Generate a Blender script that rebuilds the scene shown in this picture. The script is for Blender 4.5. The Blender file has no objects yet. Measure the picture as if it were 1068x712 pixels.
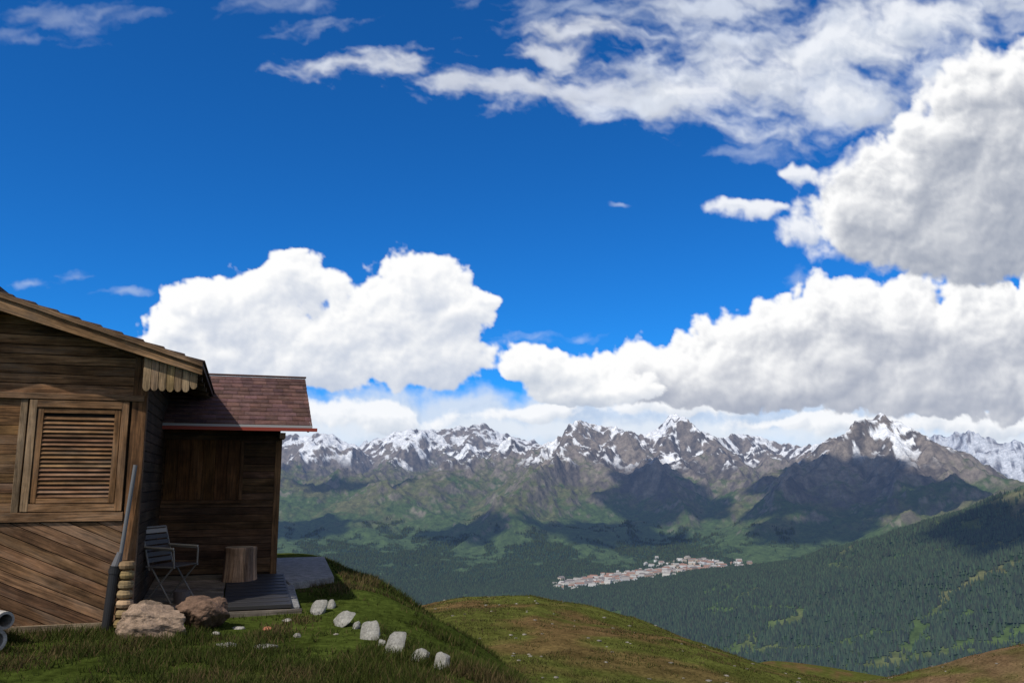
import bpy, math, random
import numpy as np
from mathutils import Vector
random.seed(3); rng=np.random.default_rng(5)
sc=bpy.context.scene
sc.view_settings.view_transform='Standard'; sc.view_settings.look='None'; sc.view_settings.exposure=0

# ------------------------------------------------------------------ camera
PITCH=math.radians(9.6); CP,SP=math.cos(PITCH),math.sin(PITCH); F=855.0
cd=bpy.data.cameras.new("camera"); cam=bpy.data.objects.new("camera",cd); sc.collection.objects.link(cam)
cam.rotation_euler=(math.pi/2+PITCH,0,0); cd.lens=36*F/1068; cd.sensor_width=36; cd.clip_start=0.1; cd.clip_end=120000
sc.camera=cam
def ray(px,py):
    """bearing of a surveyed feature -> world direction (x right, y ahead, z up)"""
    a=(px-534)/F; b=-(py-356)/F
    return a, CP-b*SP, SP+b*CP
def W(px,py,R):
    a,b,c=ray(px,py); k=R/math.hypot(a,b); return (a*k,b*k,c*k)
def GP(px,py,z):
    a,b,c=ray(px,py); k=z/c; return (a*k,b*k,z)

# ------------------------------------------------------------------ noise
perm=rng.permutation(256); perm=np.concatenate([perm,perm]).astype(np.int32)
ga=rng.random(256)*2*np.pi; GX=np.cos(ga).astype(np.float32); GY=np.sin(ga).astype(np.float32)
def perlin(x,y,s=0):
    xi=np.floor(x).astype(np.int64); yi=np.floor(y).astype(np.int64)
    xf=(x-xi).astype(np.float32); yf=(y-yi).astype(np.float32)
    u=xf*xf*xf*(xf*(xf*6-15)+10); v=yf*yf*yf*(yf*(yf*6-15)+10)
    def g(i,j,dx,dy):
        h=perm[(perm[(xi+i+s*17)&255]+((yi+j)&255))&511]
        return GX[h]*dx+GY[h]*dy
    a=g(0,0,xf,yf); b=g(1,0,xf-1,yf); c=g(0,1,xf,yf-1); d=g(1,1,xf-1,yf-1)
    return (a+u*(b-a))*(1-v)+(c+u*(d-c))*v
def fbm(x,y,o=5,s=0,g=0.5):
    r=0;a=1.0
    for i in range(o):
        r=r+a*perlin(x*2**i+i*13.7,y*2**i+i*7.3,s+i); a*=g
    return r
def ridged(x,y,o=5,s=0,g=0.5):
    r=0;a=1.0;t=0;w=1.0
    for i in range(o):
        n=1-np.abs(perlin(x*2**i+i*13.7,y*2**i+i*7.3,s+i))*1.8; n=np.clip(n,0,1)**2
        r=r+a*n*w; w=np.clip(n*1.6,0,1); t+=a; a*=g
    return r/t
R1=rng.random(512); R2=rng.random(512)
def worley(x,y,s=0):
    xi=np.floor(x).astype(np.int64); yi=np.floor(y).astype(np.int64); m=np.full(x.shape,9.0,np.float32)
    for i in(-1,0,1):
        for j in(-1,0,1):
            h=perm[(perm[(xi+i+s*31)&255]+((yi+j)&255))&511]
            d=(xi+i+R1[h]-x)**2+(yi+j+R2[h]-y)**2
            m=np.minimum(m,d)
    return m
def ss(a,b,x):
    t=np.clip((x-a)/(b-a),0,1); return t*t*(3-2*t)
def blur(a,sx,sy=None):
    sy=sx if sy is None else sy
    fy=np.fft.fftfreq(a.shape[0])[:,None]; fx=np.fft.rfftfreq(a.shape[1])[None]
    return np.fft.irfft2(np.fft.rfft2(a)*np.exp(-2*np.pi**2*((fx*sx)**2+(fy*sy)**2)),a.shape)

# ------------------------------------------------------------------ mesh helper
def np_mesh(name,V,Fc,cols=None,floats=None,smooth=False,parent=None,mat=None):
    me=bpy.data.meshes.new(name); V=np.asarray(V,np.float32); Fc=np.asarray(Fc,np.int32)
    nf,k=Fc.shape
    me.vertices.add(len(V)); me.vertices.foreach_set("co",V.ravel())
    me.loops.add(nf*k); me.loops.foreach_set("vertex_index",Fc.ravel())
    me.polygons.add(nf); me.polygons.foreach_set("loop_start",np.arange(0,nf*k,k,dtype=np.int32))
    me.polygons.foreach_set("use_smooth",np.full(nf,smooth))
    me.update(calc_edges=True)
    if cols is not None:
        a=me.attributes.new("Col",'FLOAT_COLOR','POINT'); c=np.ones((len(V),4),np.float32); c[:,:cols.shape[1]]=cols
        a.data.foreach_set("color",c.ravel())
    for kx,vv in (floats or {}).items():
        a=me.attributes.new(kx,'FLOAT','POINT'); a.data.foreach_set("value",np.asarray(vv,np.float32).ravel())
    ob=bpy.data.objects.new(name,me); sc.collection.objects.link(ob)
    if mat: me.materials.append(mat)
    if parent: ob.parent=parent
    return ob
def empty(name):
    e=bpy.data.objects.new(name,None); sc.collection.objects.link(e); return e

class NT:
    def __init__(s,mat): 
        mat.use_nodes=True; s.t=mat.node_tree; s.t.nodes.clear()
    def n(s,t,**k):
        nd=s.t.nodes.new(t)
        for a,b in k.items():
            if a.startswith("i_"):
                key=a[2:].replace("_"," "); nd.inputs[key].default_value=b
            else: setattr(nd,a,b)
        return nd
    def l(s,a,b): s.t.links.new(a,b)
    def math(s,op,a,b=None,c=None):
        nd=s.n('ShaderNodeMath',operation=op)
        for i,x in enumerate((a,b,c)):
            if x is None: continue
            if hasattr(x,'links'): s.l(x,nd.inputs[i])
            else: nd.inputs[i].default_value=x
        return nd.outputs[0]
    def mix(s,f,a,b,mode='MIX'):
        nd=s.n('ShaderNodeMix',data_type='RGBA',blend_type=mode)
        for i,x in ((0,f),(6,a),(7,b)):
            if hasattr(x,'links'): s.l(x,nd.inputs[i])
            else: nd.inputs[i].default_value=x if i==0 else (x if len(x)==4 else (*x,1))
        return nd.outputs[2]
    def noise(s,vec,scale,detail=4,rough=.55,dist=0):
        nd=s.n('ShaderNodeTexNoise'); nd.inputs['Scale'].default_value=scale; nd.inputs['Detail'].default_value=detail
        nd.inputs['Roughness'].default_value=rough; nd.inputs['Distortion'].default_value=dist
        if vec is not None: s.l(vec,nd.inputs['Vector'])
        return nd.outputs[0]
    def ramp(s,f,a,b,lo=0.0,hi=1.0):
        nd=s.n('ShaderNodeMapRange'); s.l(f,nd.inputs[0])
        for i,x in zip((1,2,3,4),(a,b,lo,hi)): nd.inputs[i].default_value=x
        return nd.outputs[0]

# ------------------------------------------------------------------ terrain function
ridges=[
 (1.0,[(60,458,12),(230,460,11.5),(292,456,11.5),(340,450,11),(375,464,11),(425,447,10.8),(455,447,11),(500,441,11),(520,452,11),(548,467,10.8),(575,460,10.3),(612,438,9.8),(640,446,9.8),(665,455,10),(688,449,10.2),(705,431,10.2),(725,446,10),(748,456,10),(775,449,10.5),(815,461,10.5),(850,464,10)]),
 (0.85,[(850,466,9.4),(880,455,8.8),(903,442,8.3),(918,434,8.1),(945,444,8.0),(972,460,7.8),(1005,480,7.6),(1040,496,7.4),(1120,515,7.2)]),
 (0.8,[(900,474,15),(960,464,15),(1000,456,15),(1040,460,14.5),(1068,463,14.5),(1200,458,14.5)]),
 (0.8,[(-300,450,15),(100,460,14),(300,464,14),(480,464,14)]),
 (0.65,[(612,438,9.8),(600,462,9),(575,486,8.1),(530,520,7.3),(470,570,6.6)]),
 (0.55,[(575,460,10.3),(500,474,9.6),(440,496,8.8),(390,535,7.8)]),
 (0.75,[(640,446,9.8),(662,472,8.9),(690,502,8.1),(718,540,7.3),(730,580,6.6)]),
 (0.65,[(640,446,9.8),(632,480,8.8),(622,520,7.8),(612,570,6.9)]),
 (0.8,[(705,431,10.2),(745,466,9.3),(785,500,8.5),(803,540,7.8)]),
 (0.8,[(705,431,10.2),(695,470,9.4),(735,510,8.6),(760,550,7.8)]),
 (0.8,[(775,449,10.5),(820,480,9.6),(835,505,9)]),
 (0.75,[(918,434,8.1),(872,464,7.7),(828,502,7.3),(785,552,6.9)]),
 (0.75,[(918,434,8.1),(945,474,7.4),(930,515,6.9),(895,562,6.5)]),
 (0.75,[(972,460,7.8),(1005,500,7.1),(1000,530,6.8)]),
 (0.5,[(455,447,11),(415,474,10.2),(360,492,9.3),(325,520,8.5)]),
 (0.55,[(340,450,11),(305,478,10),(240,510,8.8)]),
 (0.5,[(500,441,11),(490,470,10.2),(475,498,9.2)]),
 (0.40,[(100,500,9),(240,500,8.8),(330,500,8.6),(400,510,8.2),(455,528,7.6),(500,560,6.9),(530,592,6.3)]),
 (0.5,[(1160,492,6.2),(1040,512,6.4),(960,540,6.3),(890,575,6.1)]),
 (0.42,[(1500,460,4.2),(1250,474,4.1),(1068,516,4.1),(980,547,4.5),(900,580,4.8),(820,604,5.1),(700,636,5.2)]),
]
FLOOR=-720.0
def far_h(x,y):
    R=np.hypot(x,y)
    wx=x+120*fbm(x/1300,y/1300,3,1)+45*perlin(x/300,y/300,4); wy=y+120*fbm(x/1300+9,y/1300+4,3,2)+45*perlin(x/300+5,y/300,5)
    h=np.full(x.shape,FLOOR); cr=np.zeros(x.shape)
    for q,(s,pts) in enumerate(ridges):
        P=[W(a,b,c*1000) for a,b,c in pts]
        for (x0,y0,z0),(x1,y1,z1) in zip(P[:-1],P[1:]):
            dx,dy=x1-x0,y1-y0; X_,Y_=(x,y) if q<2 else (wx,wy)
            t=np.clip(((X_-x0)*dx+(Y_-y0)*dy)/(dx*dx+dy*dy),0,1)
            d=np.hypot(X_-x0-t*dx,Y_-y0-t*dy); a=np.maximum(z0+(z1-z0)*t-FLOOR,12)
            if q<2: cr=np.maximum(cr,np.exp(-(d/260)**2))
            h=np.maximum(h,FLOOR+a*np.clip(np.exp(-d*s/a)-.10,-.004,1)/.90)
    rel=np.maximum(h-FLOOR,0)
    f=ss(4500,6500,R); al=.42+.58*ss(350,1050,rel)
    n=ridged(wx/1500,wy/1500,6,3,.48)-.42
    n2=ridged(wx/380,wy/380,5,8,.58)-.42
    h=h+np.minimum(rel,460)*n*(.12+.50*f*(.45+.55*al))*(1-.8*cr)+np.minimum(rel,500)*n2*(.03+.23*f*al)*(1-.6*cr)
    h=h+fbm(x/90,y/90,4,6)*np.clip(rel/300,0,1)*(4+24*f*al)
    return h
Cx=[-60,-30,-12,-4.9,-2,1,3.1,5.5,7.8,10.1,14.8,19.5,26,60]
Cz=[-12,-8.5,-7.3,-6.0,-5.5,-5.3,-5.65,-6.35,-7.3,-8.1,-9.3,-9.4,-9.2,-10]
def near_h(x,y):
    C=np.interp(x+.6*perlin(x/5,y/5,2),Cx,Cz)
    Fz=-4.7-.09*np.clip(x,0,30)
    t=ss(14,41,y)
    zk=Fz+(C-Fz)*t
    q=y-41; zk=zk+.72-.33*(np.sqrt(q*q+30)+q)/2
    q2=y-31; zr=-6.75+.25*(x-12.8)-.2*(np.sqrt(q2*q2+12)+q2)
    zr=np.minimum(zr,-2)
    m=np.maximum(zk,zr); zk=m+.18*np.exp(-np.abs(zk-zr)/.5)
    zk=zk+.22*fbm(x/6,y/6,4,3)+.05*fbm(x/1.1,y/1.1,3,7)
    s=(x+2.45)*.936+(y-13.4)*.35+.25*perlin(x/1.5,y/1.5,9)
    zp=-1.62+.065*np.clip(y-9.5,0,3.6)+.035*fbm(x/1.2,y/1.2,4,5)
    b=(1-ss(-.7,4.6,s))*(1-ss(16,27,y))
    return zk+(zp-zk)*b
def H(x,y):
    x=np.asarray(x,float); y=np.asarray(y,float)
    R=np.hypot(x,y); az=np.degrees(np.arctan2(x,y))
    zm=-9-.30*(R-45)
    hump=9.0*np.exp(-((R-140)/38)**2)*ss(9,17,az)*(1-.13*ss(17,26,az))
    hump=hump+ (3*fbm(x/60,y/60,4,4)+.06*np.minimum(R,600)*fbm(x/400,y/400,3,2))*ss(80,300,R)
    zm=zm+hump
    t=ss(52,95,R)
    zn=near_h(x,y)*(1-t)+zm*t
    zn=np.where(R>2800,-5000,zn)
    zf=np.full(x.shape,-5000.0); m=R>900
    if m.any(): zf[m]=far_h(x[m],y[m])
    return np.maximum(zn,zf)

# ------------------------------------------------------------------ terrain mesh (one sheet)
az=np.concatenate([np.linspace(-180,-44,40,endpoint=False),np.linspace(-44,40,1020,endpoint=False),np.linspace(40,180,41)])
rr=np.concatenate([np.linspace(.3,5,12,endpoint=False),np.geomspace(5,60,200,endpoint=False),np.geomspace(60,1800,90,endpoint=False),np.linspace(1800,5600,180,endpoint=False),np.linspace(5600,12000,360,endpoint=False),np.linspace(12000,17500,60,endpoint=False),np.linspace(17500,45000,20)])
A,RR=np.meshgrid(np.radians(az),rr); X=RR*np.sin(A); Y=RR*np.cos(A)
Z=H(X,Y); Z=np.where(RR>18000,np.minimum(Z,-300),Z)
nr,nc=X.shape
idx=np.arange(nr*nc).reshape(nr,nc)
Fq=np.stack([idx[:-1,:-1],idx[:-1,1:],idx[1:,1:],idx[1:,:-1]],-1).reshape(-1,4)[:,::-1]
P=np.stack([X,Y,Z],-1); da=np.gradient(P,axis=1); dr=np.gradient(P,axis=0)
N=np.cross(da,dr); N/=np.linalg.norm(N,axis=-1,keepdims=True)+1e-9; nz=np.abs(N[...,2])
def C3(r,g,b): return np.array([r,g,b])
col=np.zeros(X.shape+(3,))
n1=fbm(X/500,Y/500,5,2); n2=fbm(X/120,Y/120,4,5); n3=ridged(X/260,Y/260,4,9); n4=fbm(X/1500,Y/1500,3,13)
meadow=C3(.062,.096,.030); mead2=C3(.115,.118,.052); rock=C3(.23,.195,.165); rock2=C3(.105,.090,.080); snow=C3(.88,.90,.94); fore=C3(.020,.038,.016)
L=lambda a,b,t:a+(b-a)*t[...,None]
col=L(np.broadcast_to(meadow,col.shape),mead2,ss(-.3,.5,n1+n2*.6+(Z+250)/700))
azd=np.degrees(A)
rk=ss(20,390,Z+n1*300+n2*190+n4*200+(.86-nz)*640+160*ss(0,8,azd))
rk=np.maximum(rk,ss(.74,.58,nz)*.75)
col=L(col,L(np.broadcast_to(rock,col.shape),rock2,ss(-.3,.4,n2+n1)),rk)
fm=ss(-.02,.28,n1*.8+n2*.7+(-450-Z)/330+(.9-nz)*.2)*ss(-210,-340,Z+n1*160)*.88
hill=(RR<5900)&(azd>3)
strip=np.abs(perlin(X/900+3,Y/500,6)+.15*n2)<.035
fmh=ss(.75,.45,n1*.9+n2*.35+.0)*(1-.9*strip)*ss(-20,-150,Z+n2*120+n1*100)
fm=np.where(hill,fmh,fm)
fm=np.where((Z<-690)&(RR>4600),fm*ss(.0,.25,n2+n1-.1),fm)
fm=fm*ss(1300,2000,RR)
col=L(col,fore,fm)
sn=(Z-330)/700+n2*.85+n1*.7+n4*.5-(n3-.40)*1.6+(nz-.72)*1.6+.13*ss(0,-6,azd)
sn=ss(.02,.12,sn)*(RR>6500)*ss(110,300,Z+n1*130)
sn=np.where(RR>13000,np.maximum(sn,ss(-.35,-.1,n2*.8-(n3-.4))),sn); col=L(col,snow,sn)
# near cover
npat=fbm(X/3.2,Y/3.2,5,11); bpat=fbm(X/9,Y/9,4,12)
g1=C3(.044,.060,.012); g2=C3(.084,.090,.022); br=C3(.120,.076,.034); red=C3(.135,.085,.048)
nearc=L(np.broadcast_to(g1,col.shape),g2,ss(11,24,Y)*.8)
nearc=L(nearc,br,ss(-.05,.33,npat*.7+bpat*.8)*(.35+.6*ss(13,28,Y)))
s_=(Y<50)*ss(9,14,X-.0*Y)
nearc=L(nearc,red,s_*ss(-.5,.3,npat+.1)*.8)
wn=1-ss(200,1500,RR); col=L(col,nearc,wn)
haze=1-np.exp(-RR/25000); haze=haze*ss(300,2500,RR)+.15*ss(8800,12500,RR)  # aerial haze painted into the ground as blue emission, growing with distance

m=bpy.data.materials.new("alpine_ground"); t=NT(m)
geo=t.n('ShaderNodeNewGeometry').outputs['Position']
at=t.n('ShaderNodeAttribute',attribute_name='Col').outputs['Color']
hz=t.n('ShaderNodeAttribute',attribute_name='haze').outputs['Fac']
nr_=t.n('ShaderNodeAttribute',attribute_name='nearw').outputs['Fac']
na=t.noise(geo,9,6,.7); nb=t.noise(geo,.9,5,.65); ncs=t.noise(geo,.02,8,.72)
v1=t.ramp(na,.3,.7,.45,1.5); v2=t.ramp(nb,.3,.7,.6,1.4); v3=t.ramp(ncs,.3,.7,.5,1.5)
nv=t.math('MULTIPLY',v1,v2)
mx=t.n('ShaderNodeMix',data_type='FLOAT'); t.l(nr_,mx.inputs[0]); t.l(v3,mx.inputs[2]); t.l(nv,mx.inputs[3])
vm=t.n('ShaderNodeVectorMath',operation='SCALE'); t.l(at,vm.inputs[0]); t.l(mx.outputs[0],vm.inputs['Scale'])
bs=t.n('ShaderNodeBsdfDiffuse'); t.l(vm.outputs[0],bs.inputs['Color'])
bp=t.n('ShaderNodeBump'); bp.inputs['Strength'].default_value=.7; bp.inputs['Distance'].default_value=.06
t.l(t.math('MULTIPLY',na,nr_),bp.inputs['Height'])
bp2=t.n('ShaderNodeBump'); bp2.inputs['Strength'].default_value=.75; bp2.inputs['Distance'].default_value=40
t.l(t.math('MULTIPLY',ncs,t.ramp(hz,.12,.2,0,1)),bp2.inputs['Height']); t.l(bp.outputs[0],bp2.inputs['Normal']); t.l(bp2.outputs[0],bs.inputs['Normal'])
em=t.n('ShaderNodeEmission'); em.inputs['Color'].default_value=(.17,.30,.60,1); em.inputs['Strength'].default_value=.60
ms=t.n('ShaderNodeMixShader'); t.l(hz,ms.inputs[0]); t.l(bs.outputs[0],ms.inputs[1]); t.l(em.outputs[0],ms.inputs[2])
o=t.n('ShaderNodeOutputMaterial'); t.l(ms.outputs[0],o.inputs[0]); m.cycles.emission_sampling='NONE'
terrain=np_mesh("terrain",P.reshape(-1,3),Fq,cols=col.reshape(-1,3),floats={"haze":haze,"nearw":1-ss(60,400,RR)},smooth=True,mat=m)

# ------------------------------------------------------------------ simple materials
def att_mat(name,rough=.8,trans=0,haze=0,spec=.3,metal=0):
    m=bpy.data.materials.new(name); t=NT(m)
    at=t.n('ShaderNodeAttribute',attribute_name='Col').outputs['Color']
    o=t.n('ShaderNodeOutputMaterial')
    bs=t.n('ShaderNodeBsdfPrincipled'); t.l(at,bs.inputs['Base Color']); bs.inputs['Roughness'].default_value=rough
    bs.inputs['Specular IOR Level'].default_value=spec; bs.inputs['Metallic'].default_value=metal
    out=bs.outputs[0]
    if trans:
        tr=t.n('ShaderNodeBsdfTranslucent'); t.l(at,tr.inputs[0]); mm=t.n('ShaderNodeMixShader'); mm.inputs[0].default_value=trans
        t.l(out,mm.inputs[1]); t.l(tr.outputs[0],mm.inputs[2]); out=mm.outputs[0]
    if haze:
        em=t.n('ShaderNodeEmission'); em.inputs[0].default_value=(.17,.30,.60,1); em.inputs[1].default_value=.58  # flat blue glow mixed in as painted distance haze
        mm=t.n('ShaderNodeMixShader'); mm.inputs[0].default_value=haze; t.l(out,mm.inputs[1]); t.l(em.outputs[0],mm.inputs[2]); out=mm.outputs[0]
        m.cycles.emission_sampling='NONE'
    t.l(out,o.inputs[0]); return m

# ------------------------------------------------------------------ forest
n=520000
fa=np.radians(rng.uniform(-20,40,n)); fr=np.sqrt(rng.uniform(2000**2,8200**2,n))
fx,fy=fr*np.sin(fa),fr*np.cos(fa)
ci=np.clip(np.searchsorted(az,np.degrees(fa)),0,nc-1); ri=np.clip(np.searchsorted(rr,fr),0,nr-1)
keep=rng.random(n)<fm[ri,ci]*.9*np.where(fr<5600,1,.6); LIM=210000; fx,fy,fr=fx[keep][:LIM],fy[keep][:LIM],fr[keep][:LIM]
k=len(fx); fz=Z[ri,ci][keep][:LIM]-1
hh=rng.uniform(10,21,k); rad=hh*rng.uniform(.2,.3,k); K=5
ph=rng.random(k)*6.28; V=np.zeros((k,K+1,3)); 
for j in range(K):
    V[:,j,0]=fx+rad*np.cos(ph+j*2*np.pi/K); V[:,j,1]=fy+rad*np.sin(ph+j*2*np.pi/K); V[:,j,2]=fz
V[:,K,0]=fx;V[:,K,1]=fy;V[:,K,2]=fz+hh
b=np.arange(k)[:,None]*(K+1); T=np.stack([np.concatenate([b+j,b+(j+1)%K,b+K],1) for j in range(K)],1).reshape(-1,3)
cc=np.array([.024,.046,.017])*rng.uniform(.5,1.7,(k,1,1))*np.ones((1,K+1,1)); cc[...,0]+=rng.uniform(0,.012,(k,1))
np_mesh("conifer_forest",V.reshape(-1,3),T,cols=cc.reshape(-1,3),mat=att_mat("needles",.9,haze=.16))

# ------------------------------------------------------------------ village
vs=[];vf=[];vc=[]
def house(x,y,z,w,d,h,a,wc,rc):
    ca,sa=math.cos(a),math.sin(a); b=len(vs)
    for (px,py,pz) in [(-w,-d,-4),(w,-d,-4),(w,d,-4),(-w,d,-4),(-w,-d,h),(w,-d,h),(w,d,h),(-w,d,h),(-w,-d,h),(w,-d,h),(w,d,h),(-w,d,h),(-w,0,h+d*.6),(w,0,h+d*.6)]:
        vs.append((x+px*ca-py*sa,y+px*sa+py*ca,z+pz))
    vc.extend([wc]*8+[rc]*6)
    vf.extend([(b,b+1,b+5,b+4),(b+1,b+2,b+6,b+5),(b+2,b+3,b+7,b+6),(b+3,b,b+4,b+7),(b+8,b+9,b+13,b+12),(b+10,b+11,b+12,b+13),(b+9,b+10,b+13,b+13),(b+11,b+8,b+12,b+12)])
pts=[]
for i in range(1100):
    q=random.random(); px=590+q*215+random.gauss(0,8); py=628-q*24+random.gauss(0,4.0)*(1.25-abs(q-.45))
    x,y,_=GP(px,py,-708); pts.append((x,y))
pts=np.array(pts); pz=H(pts[:,0],pts[:,1]); print("village z",np.percentile(pz,[5,50,95]))
for (x,y),z in zip(pts,pz):
    if z>-545: continue
    wc=random.choice([(.6,.58,.53),(.68,.68,.67),(.5,.42,.33),(.5,.5,.5),(.36,.26,.19)]); rc=random.choice([(.26,.24,.22),(.24,.14,.10),(.34,.33,.31),(.17,.15,.14)])
    s=random.choice([.6,.8,.8,1.1,1.6,2.0]); house(x,y,z,s*random.uniform(8,14),s*random.uniform(6,9),random.uniform(9,16)*max(1,s*.8),random.gauss(.2,.5),wc,rc)
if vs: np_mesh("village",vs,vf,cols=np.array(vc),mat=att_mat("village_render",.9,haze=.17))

# ------------------------------------------------------------------ clouds (dome segment, 38 km away)
ST=1.2
xs=np.arange(-300,1370,ST); ys=np.arange(-190,500,ST); PX,PY=np.meshgrid(xs,ys)
wxp=PX+16*fbm(PX/70,PY/70,6,1,.55); wyp=PY+13*fbm(PX/70+7,PY/70,6,2,.55)
def env(bl,flat=1.0,k=3.5):
    S=0
    for cx,cy,rx,ry in bl:
        dx=(wxp-cx)/rx; dy=(wyp-cy)/ry; dy=np.where(dy>0,dy*flat,dy)
        S=S+np.exp(np.clip(k*(1-np.sqrt(dx*dx+dy*dy+.02)),-12,9))
    return np.log(S+1e-9)/k
pw=[]
for i,sz in enumerate((54,28,15,8)):
    q=worley(wxp/sz,wyp/sz,i); pw.append(blur(.45-q*1.05,sz*.045/ST+.2))
pf=pw[0]+.55*pw[1]+.34*pw[2]+.2*pw[3]
fb=fbm(wxp/60,wyp/55,7,4,.58)
fw=fbm(PX/22,PY/20,6,9,.65)
def sh(a,dx,dy):
    return np.roll(np.roll(a,int(round(dx/ST)),1),int(round(dy/ST)),0)
RGB=np.zeros(PX.shape+(3,)); AL=np.zeros(PX.shape)
def over(c,a):
    global RGB,AL
    a3=a[...,None]; RGB=c*a3+RGB*(1-a3); AL=a+AL*(1-a)
def cumulus(bl,flat,lit,dark,absorb,pa=.5,fa=.25,edge=.2,op=1.0,nearw=1.0,soft=0.0,fill=.0):
    """soft-edged heap cloud: optical depth d, light marched through it from upper left"""
    E=env(bl,flat); d=E+(pa*pf+fa*fb+.15*fw)*(1-.65*ss(.5,1.0,E))
    wob=edge*(1+soft*ss(-.2,.4,fb))
    a=ss(0,1,d/wob)*op
    dd=E*.70+pa*1.25*pf+fa*1.2*fb+.12*fw
    dc=np.clip(dd,0,1.5)
    nearA=0
    for s_ in (4,9,17,28): nearA=nearA+np.clip(sh(dc,s_*.5,s_)-.70*dc,0,1)
    farA=0
    dl=np.clip(blur(np.clip(d,0,1.4),4),0,1.1)
    for s_ in (20,38,60,90,125): farA=farA+sh(dl,s_*.35,s_)
    Hh=blur(dc,1.4)*26; gy,gx=np.gradient(Hh,ST); lam=np.tanh((gx*.5+gy*.85)*.6)
    s=np.exp(-nearA/4*2.2*nearw)*np.exp(-farA/5*absorb)
    s=s*(1+.22*lam)+.08*lam+.05*fw+.06*fb+.06*(1-a)+.04
    s=np.clip(s,0,1)[...,None]
    over(np.array(dark)+(np.array(lit)-np.array(dark))*s,a)
WHT=(1.0,1.0,1.0)
# hazy layers above the horizon
cumulus([(x,436+6*math.sin(x*.05),80,30+7*math.sin(x*.031)) for x in range(-280,1360,55)],1,(.68,.77,.90),(.42,.52,.68),.5,.25,.4,.8,.92)
cumulus([(x,462,90,22) for x in range(-280,1360,55)],1,(.80,.86,.94),(.55,.64,.76),.4,.2,.4,.7,.85)
cumulus([(400,436,60,14),(330,428,34,16),(560,434,50,9),(700,425,70,12),(820,440,60,8),(900,446,90,10),(1040,440,70,10)],1,(.97,.98,1),(.52,.6,.72),.6,.5,.5,.4,.9)
# right-hand bank
cumulus([(640,392,60,22),(700,388,60,24),(760,372,55,28),(825,345,42,32),(880,335,58,34),(950,345,80,40),(1030,350,80,46),(900,390,190,36),(1120,370,110,60),(1250,380,130,60),(780,405,150,24),(1000,410,140,24)],1.3,WHT,(.36,.40,.50),1.3,.6,.3)
cumulus([(545,383,34,17),(590,392,40,20),(640,408,50,16),(600,412,50,14)],1.3,WHT,(.45,.52,.64),.9)
# left-hand towering cumulus
cumulus([(200,352,38,28),(208,320,28,22),(240,335,44,38),(268,302,32,28),(303,286,38,22),(326,298,22,16),(245,375,72,34),(345,358,62,36),(410,330,42,46),(440,302,40,28),(478,322,38,24),(512,309,20,8),(330,385,150,26),(435,375,62,34),(120,392,60,20),(40,400,80,25),(-80,380,120,50)],1.5,WHT,(.47,.54,.68),.55,.5,.25,.18)
# thin high cloud
def wisp(bl,sx,sy,lo,hi,op,c,rot=0.0):
    E=env(bl,1,3); ca,sa=math.cos(rot),math.sin(rot); u=wxp*ca+wyp*sa; v=-wxp*sa+wyp*ca
    f=fbm(u/sx,v/sy,8,7,.62); d=E+f*1.0
    a=ss(lo,hi,d)*op; s=np.clip(.62+.4*fb+.4*(blur(f,1.2)-sh(blur(f,1.2),3,7)),0,1)[...,None]
    over(np.array(c)*(.66+.34*s),a)
wisp([(60,20,60,14),(20,40,50,10),(120,10,50,8),(280,6,60,10)],70,20,-.25,1.5,.30,(.8,.88,1),-.15)
wisp([(30,296,24,6),(80,289,18,10),(135,308,30,5),(650,210,10,3),(790,160,40,10),(835,291,28,9),(1000,60,50,16),(330,30,50,10),(600,10,90,16),(560,352,40,8),(600,350,24,6)],70,20,-.25,1.25,.42,(.8,.88,1),-.15)
wisp([(350,68,60,16),(410,72,50,15),(480,88,70,14),(560,90,70,20),(640,100,60,24),(700,105,70,24),(560,55,70,14),(610,30,60,14)],80,30,-.15,1.0,.75,(.92,.95,1),.1)
wisp([(760,75,80,44),(840,80,100,58),(920,50,110,56),(880,120,70,26),(980,10,120,34),(740,10,90,22),(680,100,70,24),(1060,10,90,20)],90,40,-.25,.95,.86,(.78,.84,.95),.1)
cumulus([(780,80,50,20),(840,70,70,30),(910,50,70,30),(870,105,50,16),(960,15,90,20),(720,100,40,14)],1,(.93,.95,.99),(.50,.57,.70),.5,.35,.9,.9,.75)
cumulus([(770,216,26,9),(800,218,20,6),(835,246,30,17),(870,225,40,24),(825,180,28,9)],1,(.97,.98,1),(.45,.52,.66),.8,.4,.7,.6,.9)
# heavy cloud, upper right
cumulus([(900,215,45,32),(945,190,50,42),(990,150,44,38),(1020,105,48,38),(1065,90,46,40),(1010,220,90,62),(930,235,60,30),(1080,190,90,80),(1150,160,110,100),(960,258,80,24),(1050,270,110,24),(1200,230,120,70)],1.3,WHT,(.33,.37,.46),1.5,.55,.45,.32,1,1.1,.8)
edge=ss(-300,-200,PX)*ss(1370,1270,PX)*ss(-190,-120,PY)
RGB=np.clip(RGB/np.maximum(AL,1e-2)[...,None],0,1.05); AL=np.clip(blur(AL,.5),0,1)*edge
a_=(PX-534)/F; b_=-(PY-356)/F; D=np.stack([a_,CP-b_*SP,SP+b_*CP],-1); D/=np.linalg.norm(D,axis=-1,keepdims=True); D*=38000
i2=np.arange(PX.size).reshape(PX.shape); FQ=np.stack([i2[:-1,:-1],i2[:-1,1:],i2[1:,1:],i2[1:,:-1]],-1).reshape(-1,4)
m=bpy.data.materials.new("cloud_vapour"); t=NT(m)
at=t.n('ShaderNodeAttribute',attribute_name='Col'); al=t.n('ShaderNodeAttribute',attribute_name='cover')
em=t.n('ShaderNodeEmission'); t.l(at.outputs['Color'],em.inputs[0]); tr=t.n('ShaderNodeBsdfTransparent')
ms=t.n('ShaderNodeMixShader'); t.l(al.outputs['Fac'],ms.inputs[0]); t.l(tr.outputs[0],ms.inputs[1]); t.l(em.outputs[0],ms.inputs[2])
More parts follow.
